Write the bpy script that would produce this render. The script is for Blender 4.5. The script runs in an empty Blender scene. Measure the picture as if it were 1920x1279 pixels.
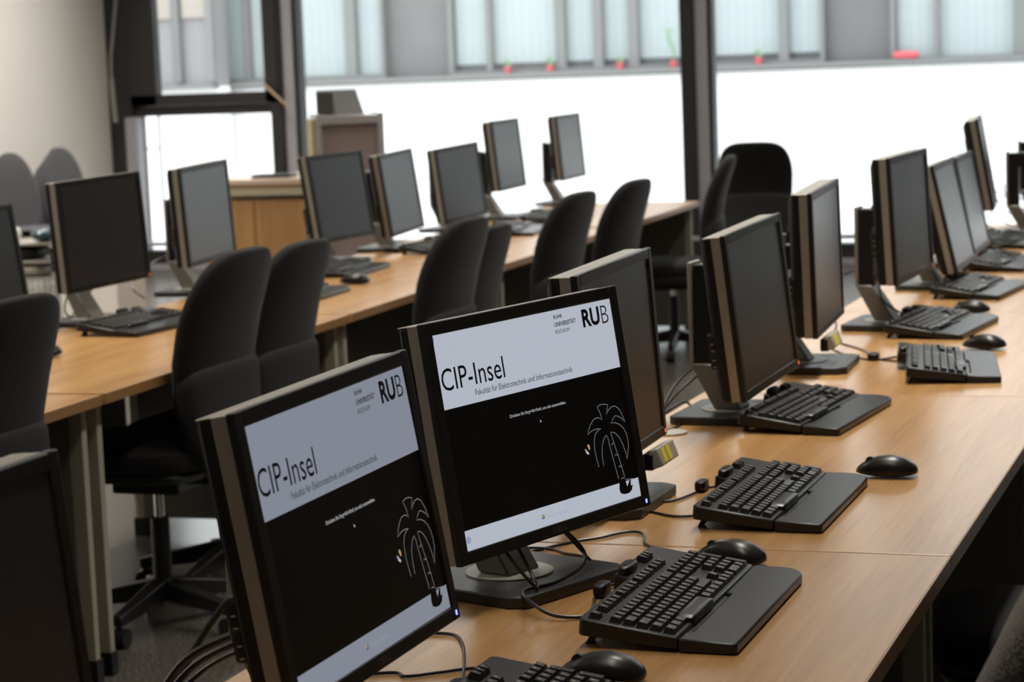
import bpy, bmesh, math, random
from mathutils import Vector, Matrix

random.seed(7)
C = bpy.context.scene.collection
scn = bpy.context.scene
R = math.radians
DESK = 0.72                      # desk-top height

# ------------------------------------------------------------------ camera
def cam_axes(yaw, pitch, roll):
    f = Vector((-math.sin(yaw) * math.cos(pitch), math.cos(yaw) * math.cos(pitch), -math.sin(pitch)))
    r = f.cross(Vector((0, 0, 1))).normalized()
    u = r.cross(f)
    c, s = math.cos(roll), math.sin(roll)
    return c * r + s * u, -s * r + c * u, f

r_, u_, f_ = cam_axes(R(19.15), R(6.98), R(-2.19))
cd = bpy.data.cameras.new('camera')
cam = bpy.data.objects.new('camera', cd)
C.objects.link(cam)
cam.matrix_world = Matrix(((r_.x, u_.x, -f_.x, 0), (r_.y, u_.y, -f_.y, 0), (r_.z, u_.z, -f_.z, 1.496), (0, 0, 0, 1)))
cd.sensor_width = 22.3
cd.lens = 50.0
cd.clip_start = 0.05
cd.clip_end = 300
cd.dof.use_dof = True
cd.dof.focus_distance = 3.25
cd.dof.aperture_fstop = 5.4
scn.camera = cam

# ------------------------------------------------------------------ world, light, exposure
scn.view_settings.view_transform = 'Standard'
scn.view_settings.look = 'None'
scn.view_settings.exposure = 0.0
scn.view_settings.gamma = 1.0
scn.view_settings.use_curve_mapping = False
scn.cycles.use_denoising = True
scn.cycles.max_bounces = 8
scn.cycles.diffuse_bounces = 4
scn.cycles.glossy_bounces = 4
scn.cycles.transparent_max_bounces = 12
scn.cycles.sample_clamp_indirect = 6.0

w = bpy.data.worlds.new('overcast_sky')
scn.world = w
w.use_nodes = True
bg = w.node_tree.nodes['Background']
bg.inputs['Color'].default_value = (0.96, 0.98, 1.0, 1)
bg.inputs['Strength'].default_value = 3.0

CEIL = 3.80
LAMP_SPREAD = 105
def area_lamp(name, loc, sx, sy, power, color):
    ld = bpy.data.lights.new(name, 'AREA')
    ld.shape = 'RECTANGLE'
    ld.size, ld.size_y = sx, sy
    ld.energy = power
    ld.color = color
    ld.spread = R(LAMP_SPREAD)
    o = bpy.data.objects.new(name, ld)
    o.location = loc
    C.objects.link(o)
    return o

LAMPS = [(x, y) for x in (-7.5, -3.9, -0.9) for y in (2.4, 5.8, 9.2, 12.9)]
LAMP_W = {2.4: 13.0, 5.8: 54.0, 9.2: 46.0, 12.9: 42.0}
for x, y in LAMPS:
    area_lamp('tube_lamp', (x, y, CEIL - 0.10), 0.28, 2.8, LAMP_W[y] * (2.2 if x < -7 else 1.0), (1.0, 0.93, 0.84))  # leftmost row is added and made stronger to brighten the left wall

# ------------------------------------------------------------------ materials
def principled(name, col, rough=0.5, metal=0.0, spec=0.5, **kw):
    m = bpy.data.materials.new(name)
    m.use_nodes = True
    b = m.node_tree.nodes['Principled BSDF']
    b.inputs['Base Color'].default_value = (*col, 1)
    b.inputs['Roughness'].default_value = rough
    b.inputs['Metallic'].default_value = metal
    b.inputs['Specular IOR Level'].default_value = spec
    for k, v in kw.items():
        b.inputs[k.replace('_', ' ')].default_value = v
    return m

def noisy(m, scale, dark, light, stretch=(1, 1, 1), bump=0.0, detail=4, rough_var=0.0, pos=(0.35, 0.7)):
    nt = m.node_tree
    b = nt.nodes['Principled BSDF']
    tc = nt.nodes.new('ShaderNodeTexCoord')
    mp = nt.nodes.new('ShaderNodeMapping')
    mp.inputs['Scale'].default_value = stretch
    n = nt.nodes.new('ShaderNodeTexNoise')
    n.inputs['Scale'].default_value = scale
    n.inputs['Detail'].default_value = detail
    r = nt.nodes.new('ShaderNodeValToRGB')
    r.color_ramp.elements[0].position = pos[0]
    r.color_ramp.elements[1].position = pos[1]
    r.color_ramp.elements[0].color = (*dark, 1)
    r.color_ramp.elements[1].color = (*light, 1)
    nt.links.new(tc.outputs['Object'], mp.inputs['Vector'])
    nt.links.new(mp.outputs['Vector'], n.inputs['Vector'])
    nt.links.new(n.outputs['Fac'], r.inputs['Fac'])
    nt.links.new(r.outputs['Color'], b.inputs['Base Color'])
    if bump:
        bp = nt.nodes.new('ShaderNodeBump')
        bp.inputs['Strength'].default_value = bump
        bp.inputs['Distance'].default_value = 0.002
        nt.links.new(n.outputs['Fac'], bp.inputs['Height'])
        nt.links.new(bp.outputs['Normal'], b.inputs['Normal'])
    return m

def wood(name, dark, light, mid, rough=0.32, upright=False):
    m = principled(name, light, rough)
    nt = m.node_tree
    b = nt.nodes['Principled BSDF']
    tc = nt.nodes.new('ShaderNodeTexCoord')
    mp = nt.nodes.new('ShaderNodeMapping')
    mp.inputs['Scale'].default_value = (9, 9, 0.7) if upright else (9, 0.7, 9)
    n1 = nt.nodes.new('ShaderNodeTexNoise')
    n1.inputs['Scale'].default_value = 1.6
    n1.inputs['Detail'].default_value = 5
    n1.inputs['Distortion'].default_value = 0.6
    mp2 = nt.nodes.new('ShaderNodeMapping')
    mp2.inputs['Scale'].default_value = (90, 90, 2.0) if upright else (120, 3.0, 60)
    n2 = nt.nodes.new('ShaderNodeTexNoise')
    n2.inputs['Scale'].default_value = 1.3
    n2.inputs['Detail'].default_value = 3
    r1 = nt.nodes.new('ShaderNodeValToRGB')
    r1.color_ramp.elements[0].position = 0.32
    r1.color_ramp.elements[1].position = 0.72
    r1.color_ramp.elements[0].color = (*dark, 1)
    r1.color_ramp.elements[1].color = (*light, 1)
    r2 = nt.nodes.new('ShaderNodeValToRGB')
    r2.color_ramp.elements[0].position = 0.30
    r2.color_ramp.elements[1].position = 0.60
    r2.color_ramp.elements[0].color = (*mid, 1)
    r2.color_ramp.elements[1].color = (1, 1, 1, 1)
    mx = nt.nodes.new('ShaderNodeMix')
    mx.data_type = 'RGBA'
    mx.blend_type = 'MULTIPLY'
    mx.inputs['Factor'].default_value = 0.55
    L = nt.links
    L.new(tc.outputs['Object'], mp.inputs['Vector']); L.new(mp.outputs['Vector'], n1.inputs['Vector'])
    L.new(tc.outputs['Object'], mp2.inputs['Vector']); L.new(mp2.outputs['Vector'], n2.inputs['Vector'])
    L.new(n1.outputs['Fac'], r1.inputs['Fac']); L.new(n2.outputs['Fac'], r2.inputs['Fac'])
    L.new(r1.outputs['Color'], mx.inputs['A']); L.new(r2.outputs['Color'], mx.inputs['B'])
    L.new(mx.outputs['Result'], b.inputs['Base Color'])
    return m

def emission(name, col, strength, rough=0.35, base=(0.01, 0.01, 0.012)):
    m = principled(name, base, rough)
    b = m.node_tree.nodes['Principled BSDF']
    b.inputs['Emission Color'].default_value = (*col, 1)
    b.inputs['Emission Strength'].default_value = strength
    return m

M = {}
M['wood'] = wood('beech_laminate', (0.34, 0.180, 0.060), (0.46, 0.265, 0.105), (0.80, 0.73, 0.64), 0.27)
M['edge'] = principled('beech_edge_shaded', (0.26, 0.135, 0.05), 0.45)  # same wood as the top, its shade put into a darker colour
M['seam'] = principled('seam_strip', (0.40, 0.22, 0.07), 0.5)
M['leg_grey'] = principled('grey_beige_powder_coat', (0.30, 0.28, 0.22), 0.45)
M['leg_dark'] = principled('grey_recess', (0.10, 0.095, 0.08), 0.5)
M['black'] = principled('black_plastic', (0.008, 0.008, 0.008), 0.40, 0, 0.3)
M['black_matt'] = noisy(principled('black_grained_plastic', (0.016, 0.016, 0.016), 0.5), 900, (0.010, 0.010, 0.010), (0.022, 0.021, 0.020), bump=0.15)
M['bezel'] = principled('black_bezel_plastic', (0.013, 0.012, 0.011), 0.38, 0, 0.3)
M['silver'] = principled('silver_plastic', (0.34, 0.315, 0.265), 0.42, 0.6)
M['screen_off'] = principled('dark_display_glass', (0.022, 0.022, 0.025), 0.30, 0, 0.85)
M['dark_metal'] = noisy(principled('dark_base_plastic', (0.02, 0.02, 0.02), 0.42), 500, (0.016, 0.016, 0.017), (0.030, 0.029, 0.029), bump=0.1)
M['disc'] = noisy(principled('silver_disc', (0.45, 0.43, 0.38), 0.45, 0.2), 700, (0.36, 0.34, 0.30), (0.50, 0.48, 0.43))
M['stand_grey'] = principled('stand_grey_plastic', (0.20, 0.185, 0.16), 0.40, 0.55)
M['key'] = principled('black_key_plastic', (0.011, 0.011, 0.010), 0.33, 0, 0.45)
M['key_mark'] = principled('key_legend', (0.30, 0.27, 0.22), 0.5)
M['kb_body'] = principled('keyboard_body_plastic', (0.010, 0.010, 0.0095), 0.36, 0, 0.4)
M['palm'] = noisy(principled('palm_rest_plastic', (0.02, 0.02, 0.022), 0.33, 0, 0.4), 600, (0.009, 0.009, 0.010), (0.014, 0.014, 0.0155), bump=0.12)
M['mouse'] = principled('mouse_shell', (0.010, 0.009, 0.008), 0.30, 0, 0.35)
M['cable'] = principled('black_cable_rubber', (0.012, 0.012, 0.012), 0.32)
M['fabric'] = noisy(principled('black_chair_fabric', (0.02, 0.02, 0.02), 0.85, 0, 0.12, Sheen_Weight=0.08, Sheen_Roughness=0.4), 420, (0.010, 0.010, 0.0105), (0.026, 0.025, 0.025), bump=0.4)
M['tweed'] = noisy(principled('grey_brown_tweed', (0.03, 0.028, 0.025), 0.95, Sheen_Weight=0.2), 420, (0.012, 0.011, 0.010), (0.15, 0.125, 0.095), bump=0.6, pos=(0.45, 0.66))
M['rear_shell'] = noisy(principled('chair_rear_shell', (0.035, 0.034, 0.034), 0.75, 0, 0.15), 300, (0.022, 0.022, 0.0225), (0.034, 0.033, 0.033), bump=0.2)
M['chair_black'] = principled('chair_base_plastic', (0.012, 0.012, 0.012), 0.4)
M['chrome'] = principled('chrome', (0.7, 0.7, 0.7), 0.12, 1.0)
M['shell_grey'] = principled('grey_shell_chair_lacquer', (0.085, 0.085, 0.095), 0.22)
M['wall'] = noisy(principled('warm_white_plaster', (0.76, 0.735, 0.69), 0.9), 60, (0.74, 0.715, 0.67), (0.78, 0.755, 0.71), bump=0.1)
M['floor'] = noisy(principled('speckled_grey_lino', (0.1, 0.09, 0.08), 0.20), 130, (0.035, 0.031, 0.028), (0.15, 0.135, 0.115), detail=6, pos=(0.38, 0.66))
M['dark_wall'] = principled('anthracite_wall_paint', (0.045, 0.043, 0.042), 0.9, 0, 0.2)
M['ceiling'] = principled('white_ceiling_paint', (0.75, 0.74, 0.71), 0.9)
M['frame'] = principled('anthracite_window_frame', (0.022, 0.021, 0.020), 0.5)
M['frame_side'] = principled('grey_frame_cover', (0.42, 0.42, 0.46), 0.4, 0.3)
M['counter'] = wood('oak_cabinet_front', (0.36, 0.19, 0.06), (0.50, 0.28, 0.10), (0.8, 0.72, 0.6), 0.4, True)
M['counter_top'] = principled('pale_counter_top', (0.62, 0.50, 0.40), 0.35)
M['pale_band'] = principled('pale_metal_band', (0.42, 0.38, 0.27), 0.4, 0.2)
M['rack_frame'] = principled('aluminium_frame', (0.55, 0.55, 0.56), 0.35, 0.5)
M['rack_side'] = principled('olive_beige_side', (0.30, 0.25, 0.10), 0.5)
M['rack_panel'] = principled('mauve_brown_glass_panel', (0.30, 0.24, 0.22), 0.3)
M['box_grey'] = principled('grey_box_plastic', (0.16, 0.16, 0.165), 0.4)
M['pole_wood'] = principled('pale_pole_wood', (0.55, 0.40, 0.27), 0.5)
M['rod'] = principled('grey_crank_metal', (0.35, 0.33, 0.31), 0.35, 0.5)
M['cart'] = principled('cart_metal', (0.40, 0.38, 0.36), 0.35, 0.4)
M['blue_plastic'] = principled('translucent_blue_plastic', (0.03, 0.065, 0.085), 0.2)
M['paper'] = principled('paper', (0.75, 0.72, 0.66), 0.8)
M['fac_grey'] = noisy(principled('facade_grey_panel', (0.25, 0.25, 0.26), 0.6), 3, (0.160, 0.160, 0.165), (0.172, 0.172, 0.178))
M['fac_frame'] = principled('facade_frame_grey', (0.195, 0.195, 0.20), 0.5)
M['fac_white'] = principled('facade_white_render', (0.92, 0.92, 0.92), 0.8)
M['fac_dark'] = principled('facade_gap_dark', (0.11, 0.11, 0.115), 0.4)
M['fac_brown'] = principled('facade_beige_panel', (0.36, 0.32, 0.285), 0.6)
M['fac_mauve'] = principled('facade_mauve_panel', (0.27, 0.255, 0.265), 0.6)
M['paving'] = principled('pale_paving', (0.55, 0.55, 0.54), 0.9)
M['pot_red'] = principled('red_pot', (0.62, 0.10, 0.12), 0.5)
M['leaf'] = principled('plant_green', (0.20, 0.34, 0.18), 0.6)
M['sticker_yellow'] = principled('yellow_sticker', (0.75, 0.62, 0.03), 0.5)
M['sticker_base'] = principled('grey_beige_plastic', (0.33, 0.31, 0.25), 0.45)
M['tube_glow'] = emission('lamp_diffuser', (1.0, 0.93, 0.84), 3.0, base=(0.8, 0.8, 0.8))
M['led_blue'] = emission('blue_power_light', (0.10, 0.12, 1.0), 6.0)
M['led_orange'] = emission('orange_power_light', (1.0, 0.16, 0.03), 1.6)
M['logo_grey'] = principled('grey_logo_print', (0.42, 0.40, 0.36), 0.4, 0.3)
M['logo_dark'] = principled('dark_logo_print', (0.07, 0.065, 0.065), 0.35)

def blind_mat():
    m = principled('cyan_white_vertical_blind', (0.62, 0.76, 0.78), 0.8)
    nt = m.node_tree
    b = nt.nodes['Principled BSDF']
    tc = nt.nodes.new('ShaderNodeTexCoord')
    wv = nt.nodes.new('ShaderNodeTexWave')
    wv.bands_direction = 'X'
    wv.inputs['Scale'].default_value = 2.6
    r = nt.nodes.new('ShaderNodeValToRGB')
    r.color_ramp.elements[0].color = (0.385, 0.440, 0.455, 1)
    r.color_ramp.elements[1].color = (0.415, 0.470, 0.487, 1)
    nt.links.new(tc.outputs['Object'], wv.inputs['Vector'])
    nt.links.new(wv.outputs['Fac'], r.inputs['Fac'])
    nt.links.new(r.outputs['Color'], b.inputs['Base Color'])
    return m
M['blind'] = blind_mat()

def glass_mat():
    m = bpy.data.materials.new('window_glass')
    m.use_nodes = True
    nt = m.node_tree
    nt.nodes.clear()
    out = nt.nodes.new('ShaderNodeOutputMaterial')
    t = nt.nodes.new('ShaderNodeBsdfTransparent')
    t.inputs['Color'].default_value = (0.95, 0.97, 0.96, 1)
    g = nt.nodes.new('ShaderNodeBsdfGlossy')
    g.inputs['Roughness'].default_value = 0.02
    fr = nt.nodes.new('ShaderNodeFresnel')
    fr.inputs['IOR'].default_value = 1.35
    mx = nt.nodes.new('ShaderNodeMixShader')
    nt.links.new(fr.outputs['Fac'], mx.inputs['Fac'])
    nt.links.new(t.outputs['BSDF'], mx.inputs[1])
    nt.links.new(g.outputs['BSDF'], mx.inputs[2])
    nt.links.new(mx.outputs['Shader'], out.inputs['Surface'])
    return m
M['glass'] = glass_mat()

# ------------------------------------------------------------------ mesh helpers
class MB:
    """collects shapes into one mesh; every shape takes a material slot"""
    def __init__(self):
        self.bm = bmesh.new()
        self.mats = []

    def slot(self, m):
        if m not in self.mats:
            self.mats.append(m)
        return self.mats.index(m)

    def box(self, c, s, m, rot=None):
        ms = Matrix.Translation(Vector(c))
        if rot is not None:
            ms = ms @ rot
        ms = ms @ Matrix.Diagonal((s[0], s[1], s[2], 1))
        r = bmesh.ops.create_cube(self.bm, size=1, matrix=ms)
        i = self.slot(m)
        for f in {f for v in r['verts'] for f in v.link_faces}:
            f.material_index = i
        return self

    def hexa(self, bottom, top, m):
        """8-corner solid from two quads"""
        vb = [self.bm.verts.new(p) for p in bottom]
        vt = [self.bm.verts.new(p) for p in top]
        n = len(vb)
        i = self.slot(m)
        fs = [self.bm.faces.new(vb[::-1]), self.bm.faces.new(vt)]
        for k in range(n):
            fs.append(self.bm.faces.new((vb[k], vb[(k + 1) % n], vt[(k + 1) % n], vt[k])))
        for f in fs:
            f.material_index = i
        return self

    def prism(self, poly, z0, z1, m, top_scale=None):
        """poly in xy; z0, z1 numbers or functions of (x, y)"""
        g0 = z0 if callable(z0) else (lambda x, y: z0)
        g1 = z1 if callable(z1) else (lambda x, y: z1)
        return self.hexa([(x, y, g0(x, y)) for x, y in poly], [(x, y, g1(x, y)) for x, y in poly], m)

    def face(self, pts, m):
        f = self.bm.faces.new([self.bm.verts.new(p) for p in pts])
        f.material_index = self.slot(m)
        return self

    def cyl(self, a, b, r1, m, r2=None, n=20):
        a, b = Vector(a), Vector(b)
        d = b - a
        q = d.to_track_quat('Z', 'Y').to_matrix().to_4x4()
        r = bmesh.ops.create_cone(self.bm, cap_ends=True, segments=n, radius1=r1, radius2=r1 if r2 is None else r2,
                                  depth=d.length, matrix=Matrix.Translation((a + b) / 2) @ q)
        i = self.slot(m)
        for f in {f for v in r['verts'] for f in v.link_faces}:
            f.material_index = i
        return self

    def superq(self, c, s, m, e=0.5, e2=None, nu=28, nv=16, deform=None):
        """superellipsoid; e = roundness exponent (small = boxy)"""
        e2 = e if e2 is None else e2
        def sp(v, p):
            return math.copysign(abs(v) ** p, v)
        rows = []
        for j in range(nv + 1):
            t = -math.pi / 2 + math.pi * j / nv
            row = []
            for k in range(nu):
                a = 2 * math.pi * k / nu
                p = Vector((sp(math.cos(t), e2) * sp(math.cos(a), e) * s[0], sp(math.cos(t), e2) * sp(math.sin(a), e) * s[1], sp(math.sin(t), e2) * s[2]))
                p = deform(p) if deform else p
                row.append(p + Vector(c))
            rows.append(row)
        i = self.slot(m)
        vb = self.bm.verts.new(sum(rows[0], Vector()) / nu)
        vt = self.bm.verts.new(sum(rows[-1], Vector()) / nu)
        vr = [[self.bm.verts.new(p) for p in row] for row in rows[1:-1]]
        for k in range(nu):
            k2 = (k + 1) % nu
            self.bm.faces.new((vb, vr[0][k2], vr[0][k])).material_index = i
            self.bm.faces.new((vt, vr[-1][k], vr[-1][k2])).material_index = i
            for j in range(len(vr) - 1):
                self.bm.faces.new((vr[j][k], vr[j][k2], vr[j + 1][k2], vr[j + 1][k])).material_index = i
        return self

    def tube(self, pts, r, m, n=8, sub=6):
        """round tube along a smooth path"""
        P = [Vector(p) for p in pts]
        path = []
        for i in range(len(P) - 1):
            p0, p1, p2, p3 = P[max(i - 1, 0)], P[i], P[i + 1], P[min(i + 2, len(P) - 1)]
            for k in range(sub):
                t = k / sub
                path.append(0.5 * ((2 * p1) + (p2 - p0) * t + (2 * p0 - 5 * p1 + 4 * p2 - p3) * t * t + (3 * p1 - p0 - 3 * p2 + p3) * t ** 3))
        path.append(P[-1])
        rings = []
        up = Vector((0.13, 0.21, 1)).normalized()
        for i, p in enumerate(path):
            d = (path[min(i + 1, len(path) - 1)] - path[max(i - 1, 0)]).normalized()
            a = d.cross(up)
            if a.length < 1e-3:
                a = d.cross(Vector((1, 0, 0)))
            a.normalize()
            b = a.cross(d)
            up = b
            rings.append([self.bm.verts.new(p + r * (math.cos(2 * math.pi * k / n) * a + math.sin(2 * math.pi * k / n) * b)) for k in range(n)])
        i = self.slot(m)
        for j in range(len(rings) - 1):
            for k in range(n):
                f = self.bm.faces.new((rings[j][k], rings[j][(k + 1) % n], rings[j + 1][(k + 1) % n], rings[j + 1][k]))
                f.material_index = i
        self.bm.faces.new(rings[0][::-1]).material_index = i
        self.bm.faces.new(rings[-1]).material_index = i
        return self

    def text(self, s, m, x0, x1, y0, y1, place, bold=0.0, shear=0.0):
        """flat lettering stretched into the box x0..x1, y0..y1 and placed by place(x, y)"""
        cu = bpy.data.curves.new('lettering', 'FONT')
        cu.body = s
        cu.offset = bold
        cu.resolution_u = 3
        to = bpy.data.objects.new('lettering', cu)
        C.objects.link(to)
        bpy.context.view_layer.update()
        me = bpy.data.meshes.new_from_object(to.evaluated_get(bpy.context.evaluated_depsgraph_get()))
        bpy.data.objects.remove(to)
        bpy.data.curves.remove(cu)
        if len(me.vertices):
            ax = min(v.co.x for v in me.vertices); bx = max(v.co.x for v in me.vertices)
            ay = min(v.co.y for v in me.vertices); by = max(v.co.y for v in me.vertices)
            vs = [self.bm.verts.new(place(x0 + (v.co.x - ax) / (bx - ax) * (x1 - x0), y0 + (v.co.y - ay) / (by - ay) * (y1 - y0))) for v in me.vertices]
            i = self.slot(m)
            for p in me.polygons:
                try:
                    self.bm.faces.new([vs[k] for k in p.vertices]).material_index = i
                except ValueError:
                    pass
        bpy.data.meshes.remove(me)
        return self

    def stroke(self, pts, wdt, m, place, asp=1.0):
        """flat line of width wdt through 2D points, placed by place(x, y)"""
        i = self.slot(m)
        n = len(pts)
        L, Rr = [], []
        for k, (x, y) in enumerate(pts):
            ax, ay = pts[max(k - 1, 0)]
            bx, by = pts[min(k + 1, n - 1)]
            dx, dy = (bx - ax) * asp, by - ay
            l = math.hypot(dx, dy) or 1
            nx, ny = -dy / l * wdt / 2 / asp, dx / l * wdt / 2
            L.append(self.bm.verts.new(place(x + nx, y + ny)))
            Rr.append(self.bm.verts.new(place(x - nx, y - ny)))
        for k in range(n - 1):
            f = self.bm.faces.new((L[k], Rr[k], Rr[k + 1], L[k + 1]))
            f.material_index = i
        return self

    def build(self, name, parent=None, bevel=0.0, smooth=True, seg=2, angle=40, mat4=None, recalc=True):
        if recalc:
            bmesh.ops.recalc_face_normals(self.bm, faces=self.bm.faces[:])
        me = bpy.data.meshes.new(name)
        self.bm.to_mesh(me)
        self.bm.free()
        for m in self.mats:
            me.materials.append(m)
        if smooth:
            me.polygons.foreach_set('use_smooth', [True] * len(me.polygons))
            try:
                me.set_sharp_from_angle(angle=R(angle))
            except Exception:
                pass
        o = bpy.data.objects.new(name, me)
        C.objects.link(o)
        if bevel:
            bv = o.modifiers.new('edge_rounding', 'BEVEL')
            bv.width = bevel
            bv.segments = seg
            bv.limit_method = 'ANGLE'
            bv.angle_limit = R(40)
            bv.harden_normals = False
        if parent is not None:
            o.parent = parent
        if mat4 is not None:
            o.matrix_basis = mat4
        return o

def thing(name, label, cat, loc=(0, 0, 0), rotz=0.0, group=None):
    o = bpy.data.objects.new(name, None)
    o.empty_display_size = 0.1
    C.objects.link(o)
    o.location = loc
    o.rotation_euler = (0, 0, rotz)
    o['label'] = label
    o['category'] = cat
    if group:
        o['group'] = group
    return o

def tag(o, label, cat, group=None, kind=None):
    o['label'] = label
    o['category'] = cat
    if group:
        o['group'] = group
    if kind:
        o['kind'] = kind
    return o

def struct(o):
    o['kind'] = 'structure'
    return o

kids = {}
def children(o):
    return [c for c in C.objects if c.parent == o]

def dup(root, loc, rotz, label, group=None):
    r = root.copy()
    C.objects.link(r)
    r.location = loc
    r.rotation_euler = (0, 0, rotz)
    r['label'] = label
    if group:
        r['group'] = group
    for ch in children(root):
        c = ch.copy()
        C.objects.link(c)
        c.parent = r
        for g in children(ch):
            d = g.copy()
            C.objects.link(d)
            d.parent = c
    return r

# ------------------------------------------------------------------ room shell
WY = 15.7           # window wall
X0, X1 = -8.62, 7.2
Y0 = -3.0
struct(MB().box(((X0 + X1) / 2, (Y0 + WY + 0.3) / 2, -0.05), (X1 - X0 + 0.4, WY + 0.3 - Y0, 0.1), M['floor']).build('floor', smooth=False))
struct(MB().box(((X0 + X1) / 2, (Y0 + WY + 0.3) / 2, CEIL + 0.06), (X1 - X0 + 0.4, WY + 0.3 - Y0, 0.12), M['ceiling']).build('ceiling', smooth=False))
struct(MB().box((X0 - 0.1, (Y0 + WY) / 2, CEIL / 2), (0.2, WY - Y0, CEIL), M['wall']).build('wall_left', smooth=False))
struct(MB().box(((X0 + X1) / 2, Y0 - 0.1, CEIL / 2), (X1 - X0 + 0.4, 0.2, CEIL), M['wall']).build('wall_back', smooth=False))
struct(MB().box((X1 + 0.1, (Y0 + WY) / 2, CEIL / 2), (0.2, WY - Y0, CEIL), M['wall']).build('wall_right', smooth=False))

# window wall: posts from floor to ceiling, sill rail, head rail; the first bay has a transom and a tilting sash
POST = [-7.16, -4.01, -0.86]
WX = 1.25          # the glazing ends here, a dark closed wall follows
m = MB()
for px in POST:
    m.box((px - 0.055, WY + 0.05, CEIL / 2), (0.10, 0.20, CEIL), M['frame'])
    m.box((px + 0.04, WY + 0.06, CEIL / 2), (0.09, 0.16, CEIL), M['frame_side'])
    m.box((px + 0.095, WY + 0.07, CEIL / 2), (0.03, 0.14, CEIL), M['frame'])
m.box(((X0 + WX) / 2, WY + 0.06, 0.10), (WX - X0, 0.18, 0.10), M['frame'])
m.box(((X0 + WX) / 2, WY - 0.02, 0.20), (WX - X0, 0.10, 0.03), M['frame_side'])
m.box(((X0 + WX) / 2, WY + 0.06, 0.025), (WX - X0, 0.18, 0.05), M['frame_side'])
m.box(((X0 + WX) / 2, WY + 0.06, CEIL - 0.04), (WX - X0, 0.18, 0.08), M['frame'])
m.box((-8.51, WY + 0.05, CEIL / 2), (0.20, 0.20, CEIL), M['frame'])
m.box((-8.425, WY - 0.02, 0.60), (0.10, 0.10, 1.14), M['frame_side'])
m.box((-7.85, WY + 0.06, 1.21), (1.30, 0.16, 0.075), M['frame'])
struct(m.build('wall_window_frame', bevel=0.004))
m = MB()
zt = CEIL - 0.12
for (ax, bx, az, bz) in ((-8.42, -8.20, 1.25, zt), (-7.30, -7.19, 1.25, zt), (-8.42, -7.19, 1.25, 1.335), (-8.42, -7.19, zt - 0.09, zt)):
    m.box(((ax + bx) / 2, WY - 0.01, (az + bz) / 2), (bx - ax, 0.10, bz - az), M['frame'])
struct(m.build('window_1', bevel=0.004))
m = MB()
m.box((-7.77, WY + 0.04, 2.3), (1.0, 0.012, 2.0), M['glass'])
m.box((-7.8, WY + 0.04, 0.68), (1.25, 0.012, 1.0), M['glass'])
struct(m.build('window_2', smooth=False))
for k in range(2):
    a, b = POST[k] + 0.11, POST[k + 1] - 0.105
    struct(MB().box(((a + b) / 2, WY + 0.06, (0.15 + CEIL - 0.08) / 2), (b - a, 0.012, CEIL - 0.23), M['glass']).build('window_%d' % (k + 3), smooth=False))
a, b = POST[-1] + 0.11, WX
struct(MB().box(((a + b) / 2, WY + 0.06, (0.15 + CEIL - 0.08) / 2), (b - a, 0.012, CEIL - 0.23), M['glass']).build('window_5', smooth=False))
struct(MB().box(((WX + X1 + 0.2) / 2, WY + 0.08, CEIL / 2), (X1 + 0.2 - WX, 0.16, CEIL), M['dark_wall']).build('wall_front', smooth=False))

# ceiling luminaires that light the room; the row by the left wall is added
first = None
for i, (x, y) in enumerate(LAMPS):
    lab = 'long fluorescent ceiling lamp, unseen overhead'
    if first is None:
        first = thing('ceiling_lamp', lab, 'ceiling lamp', (x, y, CEIL), 0, 'fluorescent ceiling lamps')
        MB().box((0, 0, -0.03), (0.34, 2.95, 0.06), M['rack_frame']).build('housing', first, bevel=0.006)
        MB().box((0, 0, -0.065), (0.28, 2.85, 0.012), M['tube_glow']).build('diffuser', first)
    else:
        dup(first, (x, y, CEIL), 0, lab)

# ------------------------------------------------------------------ outside: paving and the building opposite
struct(MB().box((0, 60, -4.05), (240, 90, 0.1), M['paving']).build('ground', smooth=False))
FY = 30.0
bld = thing('opposite_building', 'grey and white office building seen through the windows opposite', 'building', (0, FY, -4.0))
MB().box((-8, 3, 2.615), (60, 6, 5.23), M['fac_white']).build('lower_wall', bld, smooth=False)
m = MB()
m.box((-8, 3.2, 6.75), (60, 6, 3.05), M['fac_grey'])
m.build('upper_wall', bld, smooth=False)
MB().box((-8, 0.10, 5.28), (60, 0.55, 0.06), M['fac_frame']).build('ledge', bld, smooth=False)
def facade_window(panes, z0, z1, gap, lab_mat='blind'):
    """one strip window: frame is the part, the blinds behind the panes its sub-parts"""
    a, b = panes[0][0] - 0.07, panes[-1][1] + 0.07
    f = MB()
    f.box(((a + b) / 2, 0.12, z0 - 0.05), (b - a, 0.20, 0.10), M['fac_frame'])
    f.box(((a + b) / 2, 0.12, z1 + 0.05), (b - a, 0.20, 0.10), M['fac_frame'])
    edges = [a] + [(panes[i][1] + panes[i + 1][0]) / 2 for i in range(len(panes) - 1)] + [b]
    f.box((a + 0.03, 0.12, (z0 + z1) / 2), (0.06, 0.20, z1 - z0), M['fac_frame'])
    f.box((b - 0.03, 0.12, (z0 + z1) / 2), (0.06, 0.20, z1 - z0), M['fac_frame'])
    for i in range(len(panes) - 1):
        f.box(((panes[i][1] + panes[i + 1][0]) / 2, 0.12, (z0 + z1) / 2), (panes[i + 1][0] - panes[i][1], 0.20, z1 - z0), M['fac_frame'])
    f.box(((a + b) / 2, 0.19, (z0 + z1) / 2), (b - a, 0.02, z1 - z0), M['fac_dark'])
    fo = f.build('window', bld, smooth=False)
    for p in panes:
        MB().box(((p[0] + p[1]) / 2, 0.165, (z0 + gap + z1) / 2), (p[1] - p[0], 0.02, z1 - z0 - gap), M['blind']).build('blind', fo, smooth=False)
facade_window([(-14.70, -14.30), (-14.22, -13.95), (-13.90, -12.74), (-12.58, -12.22)], 5.37, 7.9, 0.0)
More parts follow.
